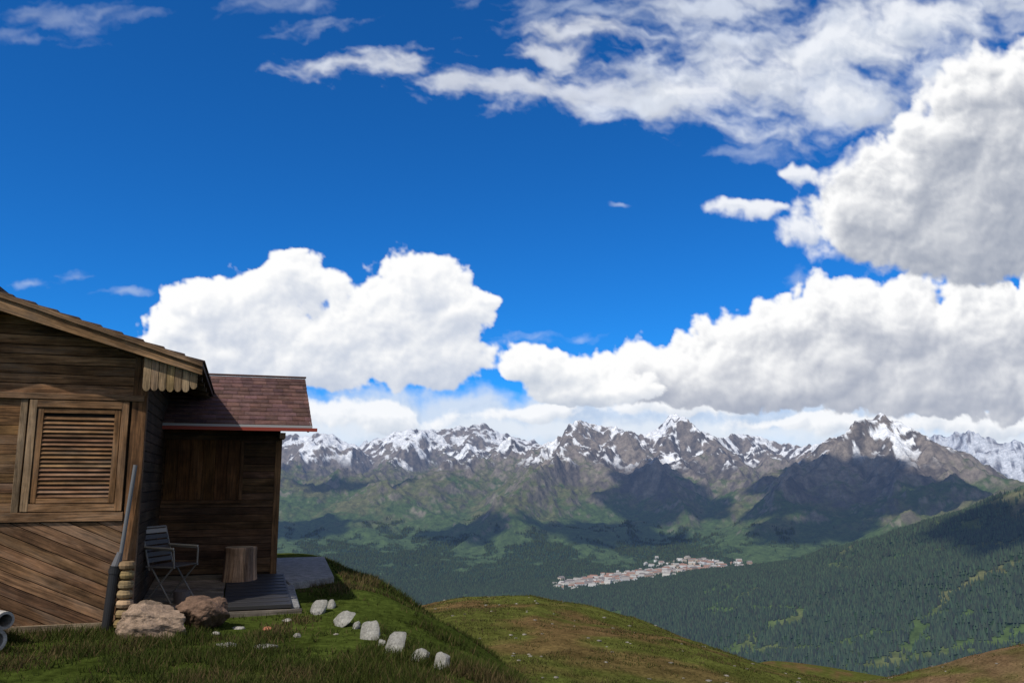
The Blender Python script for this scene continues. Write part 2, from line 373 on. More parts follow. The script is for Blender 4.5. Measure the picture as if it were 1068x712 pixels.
o=t.n('ShaderNodeOutputMaterial'); t.l(ms.outputs[0],o.inputs[0]); m.cycles.emission_sampling='NONE'
np_mesh("sky_clouds",D.reshape(-1,3),FQ,cols=RGB.reshape(-1,3),floats={"cover":AL},smooth=True,mat=m)

# ------------------------------------------------------------------ light
SEL=math.radians(50); SAZ=math.radians(218)     # compass bearing from +Y, clockwise
S=Vector((math.sin(SAZ)*math.cos(SEL),math.cos(SAZ)*math.cos(SEL),math.sin(SEL)))
sl=bpy.data.lights.new("sun",'SUN'); sl.energy=4.4; sl.angle=math.radians(.5); sl.color=(1,.94,.84)
so=bpy.data.objects.new("sun",sl); sc.collection.objects.link(so); so.rotation_euler=S.to_track_quat('Z','Y').to_euler()
w=bpy.data.worlds.new("World"); sc.world=w; t=NT(w)
sk=t.n('ShaderNodeTexSky'); sk.sky_type='NISHITA'; sk.sun_disc=False; sk.sun_elevation=SEL; sk.sun_rotation=SAZ; sk.altitude=2400; sk.air_density=1.0; sk.dust_density=.3; sk.ozone_density=2.5
blue=t.mix(1.0,sk.outputs[0],(.11,.74,1.42),'MULTIPLY')
# unseen broken cloud added behind the viewer and overhead to whiten ambient light
tc=t.n('ShaderNodeTexCoord').outputs['Generated']; sp=t.n('ShaderNodeSeparateXYZ'); t.l(tc,sp.inputs[0])
cn=t.noise(tc,2.6,8,.6,.3); cl=t.math('MULTIPLY',t.ramp(cn,.40,.54),t.math('MULTIPLY',t.ramp(sp.outputs[1],.35,.0),t.ramp(sp.outputs[2],0,.1)))
cc_=t.mix(t.ramp(cn,.5,.75),(6.2,6.0,5.8),(4.4,4.4,4.5))
bg=t.n('ShaderNodeBackground'); bg.inputs[1].default_value=.10; wo=t.n('ShaderNodeOutputWorld')
t.l(t.mix(cl,blue,cc_),bg.inputs[0]); t.l(bg.outputs[0],wo.inputs[0])

# ------------------------------------------------------------------ overhead clouds, out of view, added to throw the cloud shadows
cm=bpy.data.materials.new("cloud_white"); t=NT(cm); b=t.n('ShaderNodeBsdfDiffuse'); b.inputs[0].default_value=(.85,.86,.88,1); o=t.n('ShaderNodeOutputMaterial'); t.l(b.outputs[0],o.inputs[0])
def shadow_cloud(px,py,R,rx,ry,seed):
    x,y,z=W(px,py,R); tt=(7500-z)/S.z; c=np.array([x+S.x*tt,y+S.y*tt,7500])
    V=[];Fc=[];nu,nv=72,24
    for j in range(nv+1):
        th=math.pi*j/nv
        for i in range(nu):
            V.append((math.sin(th)*math.cos(2*math.pi*i/nu),math.sin(th)*math.sin(2*math.pi*i/nu),math.cos(th)))
    V=np.array(V); nn=fbm(V[:,0]*1.6+seed*3.1,V[:,1]*1.6+V[:,2]*1.3,5,seed); V=V*(1+.95*nn)[:,None]
    V=V*np.array([rx,ry,220])+c
    for j in range(nv):
        for i in range(nu): Fc.append((j*nu+i,j*nu+(i+1)%nu,(j+1)*nu+(i+1)%nu,(j+1)*nu+i))
    np_mesh("cloud",V,Fc,smooth=True,mat=cm)
for i,c in enumerate([(700,515,8000,520,750),(640,565,7100,480,380),(370,508,8700,480,300),(870,520,7400,560,720),(850,575,6700,420,220),(1045,575,3900,240,170),(1010,525,6900,420,350),(1068,600,3700,200,120),(490,555,7000,380,260),(330,560,7400,400,260)]):
    shadow_cloud(*c,i+1)

# ------------------------------------------------------------------ builder with grain UVs
class MB:
    def __init__(s): s.v=[];s.f=[];s.c=[];s.uv=[]
    def poly(s,pts,c,uvs=None):
        b=len(s.v); s.v+= [tuple(p) for p in pts]; s.f.append(tuple(range(b,b+len(pts)))); s.c.append(c)
        s.uv.append(uvs if uvs else [(0,0)]*len(pts))
    def prism(s,base,ext,c,along=None):
        """extrude polygon base by vector ext"""
        base=[Vector(p) for p in base]; ext=Vector(ext)
        along=Vector(along) if along is not None else (base[1]-base[0]); along.normalize()
        r=random.random()*50; ac=ext.normalized().cross(along)
        if ac.length<.1: ac=(base[1]-base[0]).normalized()
        def uvf(p): return (p.dot(along)+r*3,p.dot(ac)+r+p.dot(ext.normalized())*.7)
        top=[p+ext for p in base]; nrm=(base[1]-base[0]).cross(base[2]-base[1])
        if nrm.dot(ext)>0: base=base[::-1]; top=top[::-1]
        s.poly(base,c,[uvf(p) for p in base]); s.poly(top[::-1],c,[uvf(p) for p in top[::-1]])
        k=len(base)
        for i in range(k):
            q=[base[(i+1)%k],base[i],top[i],top[(i+1)%k]]; s.poly(q,c,[uvf(p) for p in q])
    def box(s,o,a,b,e,c):
        o,a,b,e=map(Vector,(o,a,b,e)); s.prism([o,o+a,o+a+b,o+b],e,c,a)
    def tube(s,p,q,r,c,n=10,r2=None):
        p,q=Vector(p),Vector(q); d=(q-p).normalized(); x=d.orthogonal().normalized(); y=d.cross(x); r2=r if r2 is None else r2
        A=[p+(x*math.cos(2*math.pi*i/n)+y*math.sin(2*math.pi*i/n))*r for i in range(n)]
        B=[q+(x*math.cos(2*math.pi*i/n)+y*math.sin(2*math.pi*i/n))*r2 for i in range(n)]
        Ln=(q-p).length
        for i in range(n): s.poly([A[i],A[(i+1)%n],B[(i+1)%n],B[i]],c,[(0,i/n*.4),(0,(i+1)/n*.4),(Ln,(i+1)/n*.4),(Ln,i/n*.4)])
        s.poly(A[::-1],c,[(.1*math.cos(i),.1*math.sin(i)) for i in range(n)]); s.poly(B,c,[(.1*math.cos(i),.1*math.sin(i)) for i in range(n)])
    def make(s,name,mat,parent=None,bevel=0,smooth=False):
        me=bpy.data.meshes.new(name); me.from_pydata([tuple(v) for v in s.v],[],s.f)
        a=me.attributes.new("Col",'FLOAT_COLOR','CORNER'); uv=me.uv_layers.new(name="UVMap"); ca=[];ua=[]
        for f,c,u in zip(s.f,s.c,s.uv):
            for i in range(len(f)): ca+= [c[0],c[1],c[2],1]; ua+=list(u[i])
        a.data.foreach_set("color",ca); uv.data.foreach_set("uv",ua)
        me.materials.append(mat); ob=bpy.data.objects.new(name,me); sc.collection.objects.link(ob)
        if parent: ob.parent=parent
        if bevel:
            md=ob.modifiers.new("weld",'WELD'); md.merge_threshold=.0005
            md=ob.modifiers.new("bev",'BEVEL'); md.width=bevel; md.segments=1; md.limit_method='ANGLE'
        return ob
def wood_mat(name,contrast=1.0,rough=.75,grey=.2):
    m=bpy.data.materials.new(name); t=NT(m)
    uv=t.n('ShaderNodeUVMap',uv_map="UVMap").outputs[0]
    mp=t.n('ShaderNodeMapping'); mp.inputs['Scale'].default_value=(2.2,42,1); t.l(uv,mp.inputs[0])
    g=t.noise(mp.outputs[0],1,6,.65,.8)
    mp2=t.n('ShaderNodeMapping'); mp2.inputs['Scale'].default_value=(1.2,5,1); t.l(uv,mp2.inputs[0])
    g2=t.noise(mp2.outputs[0],1,4,.6,.5)
    pos=t.n('ShaderNodeNewGeometry').outputs['Position']; g3=t.noise(pos,1.7,6,.7)     # broad rain staining over the wall
    at=t.n('ShaderNodeAttribute',attribute_name='Col').outputs['Color']
    f=t.math('MULTIPLY',t.ramp(g,.32,.68,1-.72*contrast,1+.42*contrast),t.ramp(g2,.3,.7,1-.6*contrast,1+.35*contrast))
    f=t.math('MULTIPLY',f,t.ramp(g3,.35,.65,.52,1.25))
    vm=t.n('ShaderNodeVectorMath',operation='SCALE'); t.l(at,vm.inputs[0]); t.l(f,vm.inputs['Scale'])
    # grey weathering in patches
    c=t.mix(t.ramp(g2,.48,.72,0,grey),vm.outputs[0],(.15,.128,.105))
    b=t.n('ShaderNodeBsdfPrincipled'); t.l(c,b.inputs['Base Color']); b.inputs['Roughness'].default_value=rough; b.inputs['Specular IOR Level'].default_value=.15
    bp=t.n('ShaderNodeBump'); bp.inputs['Strength'].default_value=.75; bp.inputs['Distance'].default_value=.008; t.l(g,bp.inputs['Height']); t.l(bp.outputs[0],b.inputs['Normal'])
    o=t.n('ShaderNodeOutputMaterial'); t.l(b.outputs[0],o.inputs[0]); return m
def stone_mat(name,rough=.85,scale=9,amp=.5,bump=.02):
    m=bpy.data.materials.new(name); t=NT(m); tc=t.n('ShaderNodeTexCoord').outputs['Object']
    at=t.n('ShaderNodeAttribute',attribute_name='Col').outputs['Color']
    a=t.noise(tc,scale,8,.7); b2=t.noise(tc,scale*7,4,.6)
    f=t.math('MULTIPLY',t.ramp(a,.3,.7,1-amp,1+amp),t.ramp(b2,.3,.7,.75,1.25))
    vm=t.n('ShaderNodeVectorMath',operation='SCALE'); t.l(at,vm.inputs[0]); t.l(f,vm.inputs['Scale'])
    b=t.n('ShaderNodeBsdfPrincipled'); t.l(vm.outputs[0],b.inputs['Base Color']); b.inputs['Roughness'].default_value=rough; b.inputs['Specular IOR Level'].default_value=.2
    bp=t.n('ShaderNodeBump'); bp.inputs['Strength'].default_value=.8; bp.inputs['Distance'].default_value=bump; t.l(a,bp.inputs['Height']); t.l(bp.outputs[0],b.inputs['Normal'])
    o=t.n('ShaderNodeOutputMaterial'); t.l(b.outputs[0],o.inputs[0]); return m
WOOD=wood_mat("weathered_wood",1.0,.75,.42); DARKW=wood_mat("dark_wood",.9,.75,.08); STONE=stone_mat("stone"); METAL=att_mat("painted_metal",.55,spec=.3,metal=.0)
SHIN=stone_mat("shingle",.8,6,.45,.006)
def jit(c,a=.2):
    k=random.uniform(1-a,1+a); return (c[0]*k,c[1]*k*random.uniform(.95,1.05),c[2]*k*random.uniform(.88,1.12))

# ------------------------------------------------------------------ mountain hut
hut=empty("mountain_hut")
TH=math.radians(18)
U=Vector((-math.cos(TH),-math.sin(TH),0)); Vv=Vector((-math.sin(TH),math.cos(TH),0)); Nf=-Vv; Zz=Vector((0,0,1))
O=Vector((-4.22,9.40,0))
def L3(u,v,z): return O+U*u+Vv*v+Zz*z
BASE=-1.75; AP=1.6
def rz(u): return 1.517+.318*(u if u<AP else 2*AP-u)
wc=(.245,.130,.060); wd=(.17,.09,.042)
def clip(poly,f):
    out=[]
    for i in range(len(poly)):
        a,b=poly[i],poly[(i+1)%len(poly)]; fa_,fb_=f(a),f(b)
        if fa_>=0: out.append(a)
        if (fa_>=0)!=(fb_>=0):
            t=fa_/(fa_-fb_); out.append((a[0]+(b[0]-a[0])*t,a[1]+(b[1]-a[1])*t))
    return out
mb=MB()
def wallpoly(poly,c,along,v0=0.0,th=.022,skip=None):
    if len(poly)<3: return
    mb.prism([L3(u,v0-random.uniform(0,.006),z) for u,z in poly],Nf*th,c,along)
z=.955
while z<2.2:
    h=.108; p=[(.0,z),(3.2,z),(3.2,z+h-.008),(.0,z+h-.008)]
    p=clip(p,lambda q:1.42+.318*q[0]-q[1]); p=clip(p,lambda q:1.42+.318*(3.2-q[0])-q[1])
    wallpoly(p,jit(wc,.3),U,0); z+=h
z=-.34
while z<.87:
    for a,b_ in ((1.22,3.2),):
        wallpoly([(a,z),(b_,z),(b_,z+.098),(a,z+.098)],jit(wc),U)
    z+=.104
sl_=math.tan(math.radians(24)); hgt=.125
c0=-3.0
while c0<1.6:
    p=[(0.13,c0+sl_*.13),(3.2,c0+sl_*3.2),(3.2,c0+hgt-.009+sl_*3.2),(0.13,c0+hgt-.009+sl_*.13)]
    p=clip(p,lambda q:q[1]-(-1.52)); p=clip(p,lambda q:-.455-q[1])
    wallpoly(p,jit((.25,.138,.075),.38),U+Zz*sl_); c0+=hgt
mb.make("front_wall_boards",WOOD,hut,.004)
mb=MB()
mb.box(L3(0,.001,BASE),U*3.2,Zz*3.1,Vv*.08,(.03,.02,.012))      # backing
mb.prism([L3(0,.002,1.35),L3(3.2,.002,1.35),L3(3.2,.002,1.42),L3(1.6,.002,1.90),L3(0,.002,1.42)],Vv*.08,(.03,.02,.012))
mb.box(L3(3.2,.0,BASE),Vv*4.6,Zz*3.15,-U*.06,wd)
mb.box(L3(0,4.55,BASE),U*3.2,Zz*3.15,Vv*.06,wd)
mb.make("wall_core",DARKW,hut)
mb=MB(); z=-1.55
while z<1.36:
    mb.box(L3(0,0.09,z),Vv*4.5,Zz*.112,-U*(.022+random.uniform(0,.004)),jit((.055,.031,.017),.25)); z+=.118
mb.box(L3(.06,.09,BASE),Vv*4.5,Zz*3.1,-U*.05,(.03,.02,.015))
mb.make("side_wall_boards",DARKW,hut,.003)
mb=MB()
mb.box(L3(.0,0,.885),U*3.2,Zz*.068,Nf*.06,(.22,.12,.06))
mb.box(L3(.13,0,-.445),U*3.1,Zz*.10,Nf*.05,(.20,.11,.055))
mb.box(L3(.13,0,-1.62),U*3.07,Zz*.10,Nf*.045,(.24,.18,.12))
mb.box(L3(-.03,-.035,-1.65),Zz*3.05,U*.155,Vv*.12,(.22,.11,.05))
mb.box(L3(1.17,0,-.345),Zz*1.23,U*.07,Nf*.04,(.26,.18,.11))
mb.make("beams_and_posts",WOOD,hut,.004)
mb=MB(); z=-1.58
for i in range(7):
    yy=random.uniform(-.012,.012); ks=random.uniform(.9,1.08); cl_=jit((.34,.24,.12),.15)
    prof=[(.045*ks,0),(.078*ks,.018),(.088*ks,.05),(.078*ks,.085),(.045*ks,.10)]
    for (ra,za),(rb,zb) in zip(prof[:-1],prof[1:]):
        c=L3(.045+yy,-.10,z); n_=14
        for j in range(n_):
            a0,a1=2*math.pi*j/n_,2*math.pi*(j+1)/n_
            q=[c+Vector((math.cos(a0)*ra,math.sin(a0)*ra,za)),c+Vector((math.cos(a1)*ra,math.sin(a1)*ra,za)),c+Vector((math.cos(a1)*rb,math.sin(a1)*rb,zb)),c+Vector((math.cos(a0)*rb,math.sin(a0)*rb,zb))]
            mb.poly(q,cl_,[(p.x,p.z) for p in q])
    z+=.102
mb.make("corner_log_ends",WOOD,hut)
# window with louvred shutters
mb=MB(); a,b_,z0,z1=.15,1.15,-.335,.875; fw_=.075; fc=(.24,.13,.062)
mb.box(L3(a,-.0,z0),Zz*(z1-z0),U*fw_,Nf*.055,fc); mb.box(L3(b_-fw_,-.0,z0),Zz*(z1-z0),U*fw_,Nf*.055,(.32,.21,.12))
mb.box(L3(a+fw_,0,z1-.08),U*(b_-a-2*fw_),Zz*.08,Nf*.053,fc); mb.box(L3(a+fw_,0,z0),U*(b_-a-2*fw_),Zz*.08,Nf*.053,fc)
ia,ib=a+fw_+.008,b_-fw_-.008; iz0,iz1=z0+.09,z1-.09
mb.box(L3(ia,-.0,iz0),Zz*(iz1-iz0),U*.06,Nf*.042,(.24,.125,.055)); mb.box(L3(ib-.06,0,iz0),Zz*(iz1-iz0),U*.06,Nf*.042,(.24,.125,.055))
mb.box(L3(ia+.06,0,iz1-.05),U*(ib-ia-.12),Zz*.05,Nf*.04,(.24,.125,.055)); mb.box(L3(ia+.06,0,iz0),U*(ib-ia-.12),Zz*.05,Nf*.04,(.24,.125,.055))
z=iz0+.055
while z<iz1-.085:
    mb.box(L3(ia+.06,-.034,z+random.uniform(-.002,.002)),U*(ib-ia-.12),(Zz*.036+Vv*.026),Zz*.008-Vv*.004,jit((.23,.12,.058),.28)); z+=.047
mb.make("window_shutter",WOOD,hut,.002)
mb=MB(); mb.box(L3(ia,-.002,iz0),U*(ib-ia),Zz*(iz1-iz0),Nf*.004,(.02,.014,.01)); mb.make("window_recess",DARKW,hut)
# roof
mb=MB(); T0,T1=-.62,3.82; V0,V1=-.35,4.95; th=.05
for (ua,ub) in ((T0,AP),(T1,AP)):
    za,zb=rz(ua),rz(ub)
    mb.prism([L3(ua,V0,za),L3(ub,V0,zb),L3(ub,V0,zb-th),L3(ua,V0,za-th)],Vv*(V1-V0),(.10,.065,.045),Vv)
mb.make("roof_deck",DARKW,hut)
mb=MB()
for (ua,ub) in ((T0,AP),(T1,AP)):
    sgn=1 if ub>ua else -1; uu=ua
    while (AP-uu)*sgn>0.02:
        un=uu+sgn*.22; 
        if (AP-un)*sgn<0: un=AP
        vv=V0-.03
        while vv<V1:
            wv=random.uniform(.3,.5); wv=min(wv,V1-vv+.02)
            zz0,zz1=rz(uu)+.022,rz(un)+.006
            mb.prism([L3(uu-sgn*.02,vv,zz0),L3(un,vv,zz1),L3(un,vv,zz1-.014),L3(uu-sgn*.02,vv,zz0-.016)],Vv*(wv-.006),jit((.085,.06,.05),.2),Vv); vv+=wv
        uu=un
mb.box(L3(AP-.09,V0-.05,rz(AP)+.02),Vv*(V1-V0+.1),U*.18,Zz*.04,(.07,.05,.045))
mb.make("roof_covering",SHIN,hut)
mb=MB()
for (ua,ub) in ((T0,AP),(T1,AP)):
    za,zb=rz(ua)-.004,rz(ub)-.004
    mb.prism([L3(ua,V0-.002,za),L3(ub,V0-.002,zb),L3(ub,V0-.002,zb-.19),L3(ua,V0-.002,za-.14)],Nf*.035,(.30,.17,.08),L3(ub,0,zb)-L3(ua,0,za))
    mb.prism([L3(ua,V0-.04,za+.004),L3(ub,V0-.04,zb+.004),L3(ub,V0-.04,zb-.05),L3(ua,V0-.04,za-.05)],Nf*.02,(.24,.145,.08),L3(ub,0,zb)-L3(ua,0,za))
for i in range(8):
    v_=-.1+i*.62
    mb.prism([L3(T0+.04,v_,rz(T0)-.055),L3(.3,v_,rz(.3)-.055),L3(.3,v_,rz(.3)-.16),L3(T0+.04,v_,rz(T0)-.12)],Vv*.08,(.10,.06,.03),U)
mb.make("bargeboard_and_rafters",WOOD,hut,.003)
# scalloped valance
mb=MB(); uu=-.0
while uu>-.56:
    ww=.082; bot=.985+random.uniform(-.006,.006); top=lambda u:rz(u)-.10
    if uu-ww<-.5: bot=1.02
    pts_=[(uu,top(uu)),(uu,bot+.05)]+[(uu-ww/2+ww/2*math.cos(a)*.97,bot+.05-.055*math.sin(a)) for a in (math.radians(25),math.radians(60),math.radians(90),math.radians(120),math.radians(155))]+[(uu-ww+.005,bot+.05),(uu-ww+.005,top(uu-ww))]
    mb.prism([L3(p[0],-.30,p[1]) for p in pts_],Nf*.02,jit((.36,.24,.13),.25),Zz); uu-=ww
mb.make("scalloped_valance",WOOD,hut,.002)
# downpipe
mb=MB(); mb.tube(L3(.035,-.10,.17),L3(.12,-.10,-.88),.022,(.12,.125,.135),12); mb.tube(L3(.12,-.11,-.78),L3(.155,-.115,-.93),.032,(.10,.10,.11),12,.05)
mb.tube(L3(.16,-.12,-.92),L3(.20,-.13,-1.66),.053,(.016,.016,.018),16); mb.tube(L3(.162,-.12,-.95),L3(.165,-.12,-1.0),.06,(.02,.02,.022),16)
mb.make("downpipe",METAL,hut)

# ---- extension
def E3(w_,v,z): return L3(-w_,v,z)
EV=2.6; FLO=-1.33
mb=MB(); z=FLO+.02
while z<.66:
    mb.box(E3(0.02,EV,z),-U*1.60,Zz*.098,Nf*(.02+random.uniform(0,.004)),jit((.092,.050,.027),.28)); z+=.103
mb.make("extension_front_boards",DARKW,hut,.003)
mb=MB()
mb.box(E3(.0,EV+.06,FLO-.4),-U*1.62,Zz*2.05+Zz*.4,-Nf*(-.055),(.04,.025,.015))
z=FLO
while z<1.35:
    v_a=EV+.07; v_b=4.4
    top=lambda v:.66+(v-2.2)*.46
    if z+.1>top(v_a): v_a=2.2+(z+.1-.66)/.46
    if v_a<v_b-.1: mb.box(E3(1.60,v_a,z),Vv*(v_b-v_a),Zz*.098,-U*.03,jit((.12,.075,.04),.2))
    z+=.103
mb.make("extension_side_boards",DARKW,hut)
mb=MB()
mb.box(E3(1.565,EV-.03,FLO-.1),Zz*2.12,-U*.09,-Nf*.10,(.16,.085,.040))
mb.box(E3(.03,EV-.028,-.33),-U*1.08,Zz*.05,Nf*.022,(.11,.055,.026)); mb.box(E3(1.07,EV-.028,-.28),Zz*.86,-U*.05,Nf*.022,(.11,.055,.026))
for i in range(6): mb.box(E3(.05+i*.17,EV-.026,-.278),Zz*.86,-U*.165,Nf*.012,jit((.115,.050,.018),.10))
mb.box(E3(.0,EV-.029,.585),-U*1.62,Zz*.07,Nf*.03,(.09,.05,.026))
mb.make("extension_hatch_and_post",DARKW,hut,.003)
# extension roof
mb=MB(); RV0,RV1=2.12,4.05; rw0,rw1=.0,2.02
def ez(v): return .80+(v-RV0)*.47
mb.prism([E3(rw0,RV0,ez(RV0)-.012),E3(rw0,RV1,ez(RV1)-.012),E3(rw0,RV1,ez(RV1)-.06),E3(rw0,RV0,ez(RV0)-.06)],-U*(rw1-rw0),(.12,.07,.05),U)
mb.prism([E3(rw0,RV1+.003,ez(RV1)-.012),E3(rw0,RV1+1.2,ez(RV1)-.45),E3(rw0,RV1+1.2,ez(RV1)-.50),E3(rw0,RV1+.003,ez(RV1)-.06)],-U*(rw1-rw0),(.12,.07,.05),U)
mb.make("extension_roof_deck",DARKW,hut)
mb=MB(); nrow=12; dv=(RV1-RV0)/nrow
for r_ in range(nrow):
    va=RV0-.03+r_*dv; vb=va+dv+.02; w_=rw0-random.uniform(0,.1)
    while w_<rw1+.03:
        ww=random.uniform(.13,.24); we=min(w_+ww,rw1+.03)
        if we-w_>.02 and we>rw0:
            zj=random.uniform(0,.006)
            q=[E3(max(w_,rw0),va,ez(va)+.012+zj),E3(max(w_,rw0),vb,ez(vb)-.004),E3(max(w_,rw0),vb,ez(vb)-.010),E3(max(w_,rw0),va,ez(va)-.004)]
            mb.prism(q,-U*(we-max(w_,rw0)-.004),jit((.085,.046,.040),.35),U)
        w_=we if we<rw1+.03 else 99
mb.box(E3(rw0,RV1-.05,ez(RV1)+.005),-U*(rw1-rw0+.04),Vv*.12,Zz*.02,(.09,.045,.035))
mb.make("extension_roof_shingles",SHIN,hut)
mb=MB()
mb.box(E3(rw0,RV0-.035,ez(RV0)-.05),-U*(rw1-rw0+.03),Zz*.035,-Nf*.03,(.30,.30,.31))
mb.box(E3(rw0-.1,RV0-.045,ez(RV0)-.10),-U*(rw1-rw0+.2),Zz*.048,-Nf*.05,(.24,.04,.025))
mb.box(E3(rw1-.04,RV0+.02,ez(RV0)-.11),Vv*1.95+Zz*.92,Zz*.06,-U*.03,(.20,.07,.045))
mb.box(E3(1.60,RV0+.03,.60),Vv*.50,Zz*.08,-U*.08,(.13,.08,.04))
mb.make("extension_fascia",METAL,hut)
mb=MB(); u_=.0
while u_<3.2:
    ww=random.uniform(.25,.45); mb.box(L3(u_,-.02,-1.78),U*(ww-.01),Zz*.155,Nf*.03,jit((.20,.19,.17))); u_+=ww
mb.make("stone_footing",STONE,hut,.01)

# ---- terrace floor
deck=empty("wooden_terrace")
def zf(v): return FLO-.065*(EV-v)
mb=MB(); v_=.35; 
while v_<2.55:
    mb.prism([E3(.03,v_,zf(v_)),E3(.03,v_+.135,zf(v_+.135)),E3(.03,v_+.135,zf(v_)-.04),E3(.03,v_,zf(v_)-.045)],-U*(.93+random.uniform(-.01,.01)),jit((.20,.16,.12),.2),U); v_+=.143
mb.box(E3(.03,.33,zf(.33)-.2),-U*1.85,Zz*.15,Vv*.05,(.14,.12,.10))
mb.make("floor_planks",WOOD,deck,.003)
mb=MB(); mb.prism([E3(.98,.36,zf(.36)+.005),E3(.98,2.5,zf(2.5)+.005),E3(.98,2.5,zf(2.5)-.04),E3(.98,.36,zf(.36)-.04)],-U*.78,(.024,.023,.024),U)
for i in range(9): 
    v_=.55+i*.22; mb.box(E3(1.0,v_,zf(v_)+.0055),-U*.74,Vv*.02,Zz*.006,(.035,.034,.036))
mb.make("dark_ramp_panel",METAL,deck,.004)
slab=MB()
slab.prism([E3(1.80,1.75,-1.385),E3(2.45,2.2,-1.37),E3(2.55,4.8,-1.31),E3(1.66,4.8,-1.31),E3(1.66,2.55,-1.345)],Zz*-.14,(.19,.185,.18),U)
slab.box(E3(1.76,.40,zf(.4)-.03),Vv*1.8+Zz*.12,-U*.10,Zz*-.12,(.17,.17,.17))
slab.make("stone_slab",STONE,None,.012)

# ------------------------------------------------------------------ stones
import bmesh
def rock(name,c,size,colr,seed,sub_=4,amp=.35,rot=0,mat=STONE,boxy=0,tilt=0):
    bm=bmesh.new(); bmesh.ops.create_icosphere(bm,subdivisions=sub_,radius=1)
    P_=np.array([v.co[:] for v in bm.verts])
    if boxy: P_=np.sign(P_)*np.abs(P_)**(1-boxy); P_/= np.abs(P_).max()
    rg=np.random.default_rng(seed)
    for i in range(14):
        nn=rg.normal(size=3); nn/=np.linalg.norm(nn); d=P_@nn; lim=rg.uniform(.62,.9); P_-=np.clip(d-lim,0,None)[:,None]*nn*.9
    f=fbm(P_[:,0]*1.5+seed,P_[:,1]*1.5+P_[:,2]*1.7,5,seed); P_*=(1+amp*f*.6)[:,None]
    ca,sa=math.cos(rot),math.sin(rot); P_*=np.array(size)
    ct,st=math.cos(tilt),math.sin(tilt); P_=np.stack([P_[:,0],P_[:,1]*ct-P_[:,2]*st,P_[:,1]*st+P_[:,2]*ct],1)
    P_=np.stack([P_[:,0]*ca-P_[:,1]*sa,P_[:,0]*sa+P_[:,1]*ca,P_[:,2]],1)
    Fc=np.array([[v.index for v in f_.verts] for f_ in bm.faces]); bm.free()
    ob=np_mesh(name,P_,Fc,cols=np.ones((len(P_),3))*np.array(colr),smooth=False,mat=mat); ob.location=c; return ob
def ground(x,y): return float(H(np.array([x]),np.array([y]))[0])
rock("boulder",(-3.78,9.0,-1.49),(.37,.26,.23),(.22,.158,.115),3,5)
rock("boulder",(-3.42,9.45,-1.45),(.30,.24,.22),(.12,.075,.052),8,5)
rock("boulder",(-3.98,9.35,-1.43),(.17,.15,.14),(.17,.125,.09),12)
def ghit(px,py):
    a,b,c=ray(px,py); ts=np.linspace(4,60,1500); d=H(ts*a,ts*b)-ts*c
    i=int(np.argmax(d>0)); return ts[i]*a,ts[i]*b,ts[i]*c
for i,(px,py,hpx,wpx) in enumerate([(331,640,18,19),(357,652,20,22),(386,666,24,21),(413,681,29,23),(437,689,21,20),(462,697,19,17),(346,634,11,11),(372,655,9,10),(398,672,8,9)]):
    x,y,z=ghit(px,py); D_=y
    rock("step_stone",(x,y,z+hpx/F*D_*.20),(wpx/F*D_*.48,.05,hpx/F*D_*.60),(.21,.205,.188),20+i,4,.14,random.uniform(-.7,.1),STONE,.7,tilt=-random.uniform(.5,.75))
for i,(px,py,wpx) in enumerate([(236,674,30),(277,676,30),(249,656,14),(279,657,12),(300,648,12),(225,662,10),(310,664,8)]):
    x,y,z=ghit(px,py); rock("flat_stone",(x,y,z+.012),(wpx/F*y*.5,wpx/F*y*.3,.03),(.22,.21,.19) if i!=3 else (.3,.12,.07),40+i,3,.2,random.uniform(-.5,.5))
vsn=[];fsn=[];csn=[]
for i in range(420):
    a=math.radians(random.uniform(-30,34)); R=random.uniform(9,44); x,y=R*math.sin(a),R*math.cos(a)
    rel=Vector((x,y,0))-O; u_,v_=rel.dot(U),rel.dot(Vv)
    if u_>-2.6 and v_>-.3: continue
    if R<15 and random.random()<.75: continue
    z=ground(x,y); s=random.uniform(.02,.05)*(1+R/40); b0=len(vsn)
    bm=bmesh.new(); bmesh.ops.create_icosphere(bm,subdivisions=1,radius=1)
    for v in bm.verts: vsn.append((x+v.co.x*s*random.uniform(.8,1.3),y+v.co.y*s*random.uniform(.8,1.3),z+v.co.z*s*.5))
    for f_ in bm.faces: fsn.append([b0+v.index for v in f_.verts])
    k_=random.uniform(.5,1.1); csn+= [(.22*k_,.20*k_,.17*k_)]*len(bm.verts); bm.free()
np_mesh("scattered_stones",vsn,fsn,cols=np.array(csn),mat=STONE)

# ------------------------------------------------------------------ chopping block
mb=MB(); c=Vector((-3.80,11.78,-1.372)); nn_=28; prof=[(.235,0),(.225,.05),(.212,.2),(.208,.35),(.213,.44),(.205,.455)]
lob=[1+.05*math.sin(3*2*math.pi*i/nn_+1)+.03*math.sin(7*2*math.pi*i/nn_)+random.uniform(-.015,.015) for i in range(nn_)]
for (ra,za),(rb,zb) in zip(prof[:-1],prof[1:]):
    for j in range(nn_):
        k2=(j+1)%nn_; a0,a1=2*math.pi*j/nn_,2*math.pi*k2/nn_
        q=[c+Vector((math.cos(a0)*ra*lob[j],math.sin(a0)*ra*lob[j],za)),c+Vector((math.cos(a1)*ra*lob[k2],math.sin(a1)*ra*lob[k2],za)),c+Vector((math.cos(a1)*rb*lob[k2],math.sin(a1)*rb*lob[k2],zb)),c+Vector((math.cos(a0)*rb*lob[j],math.sin(a0)*rb*lob[j],zb))]
        mb.poly(q,(.42,.25,.15) if (j%9)<6 else (.2,.12,.08),[(za,j*.05),(za,j*.05+.05),(zb,j*.05+.05),(zb,j*.05)])
top=[c+Vector((math.cos(2*math.pi*j/nn_)*.205*lob[j],math.sin(2*math.pi*j/nn_)*.205*lob[j],.455)) for j in range(nn_)]
mb.poly(top,(.46,.33,.2),[(p.x*3,p.y*.5) for p in top])
mb.make("chopping_block",WOOD)

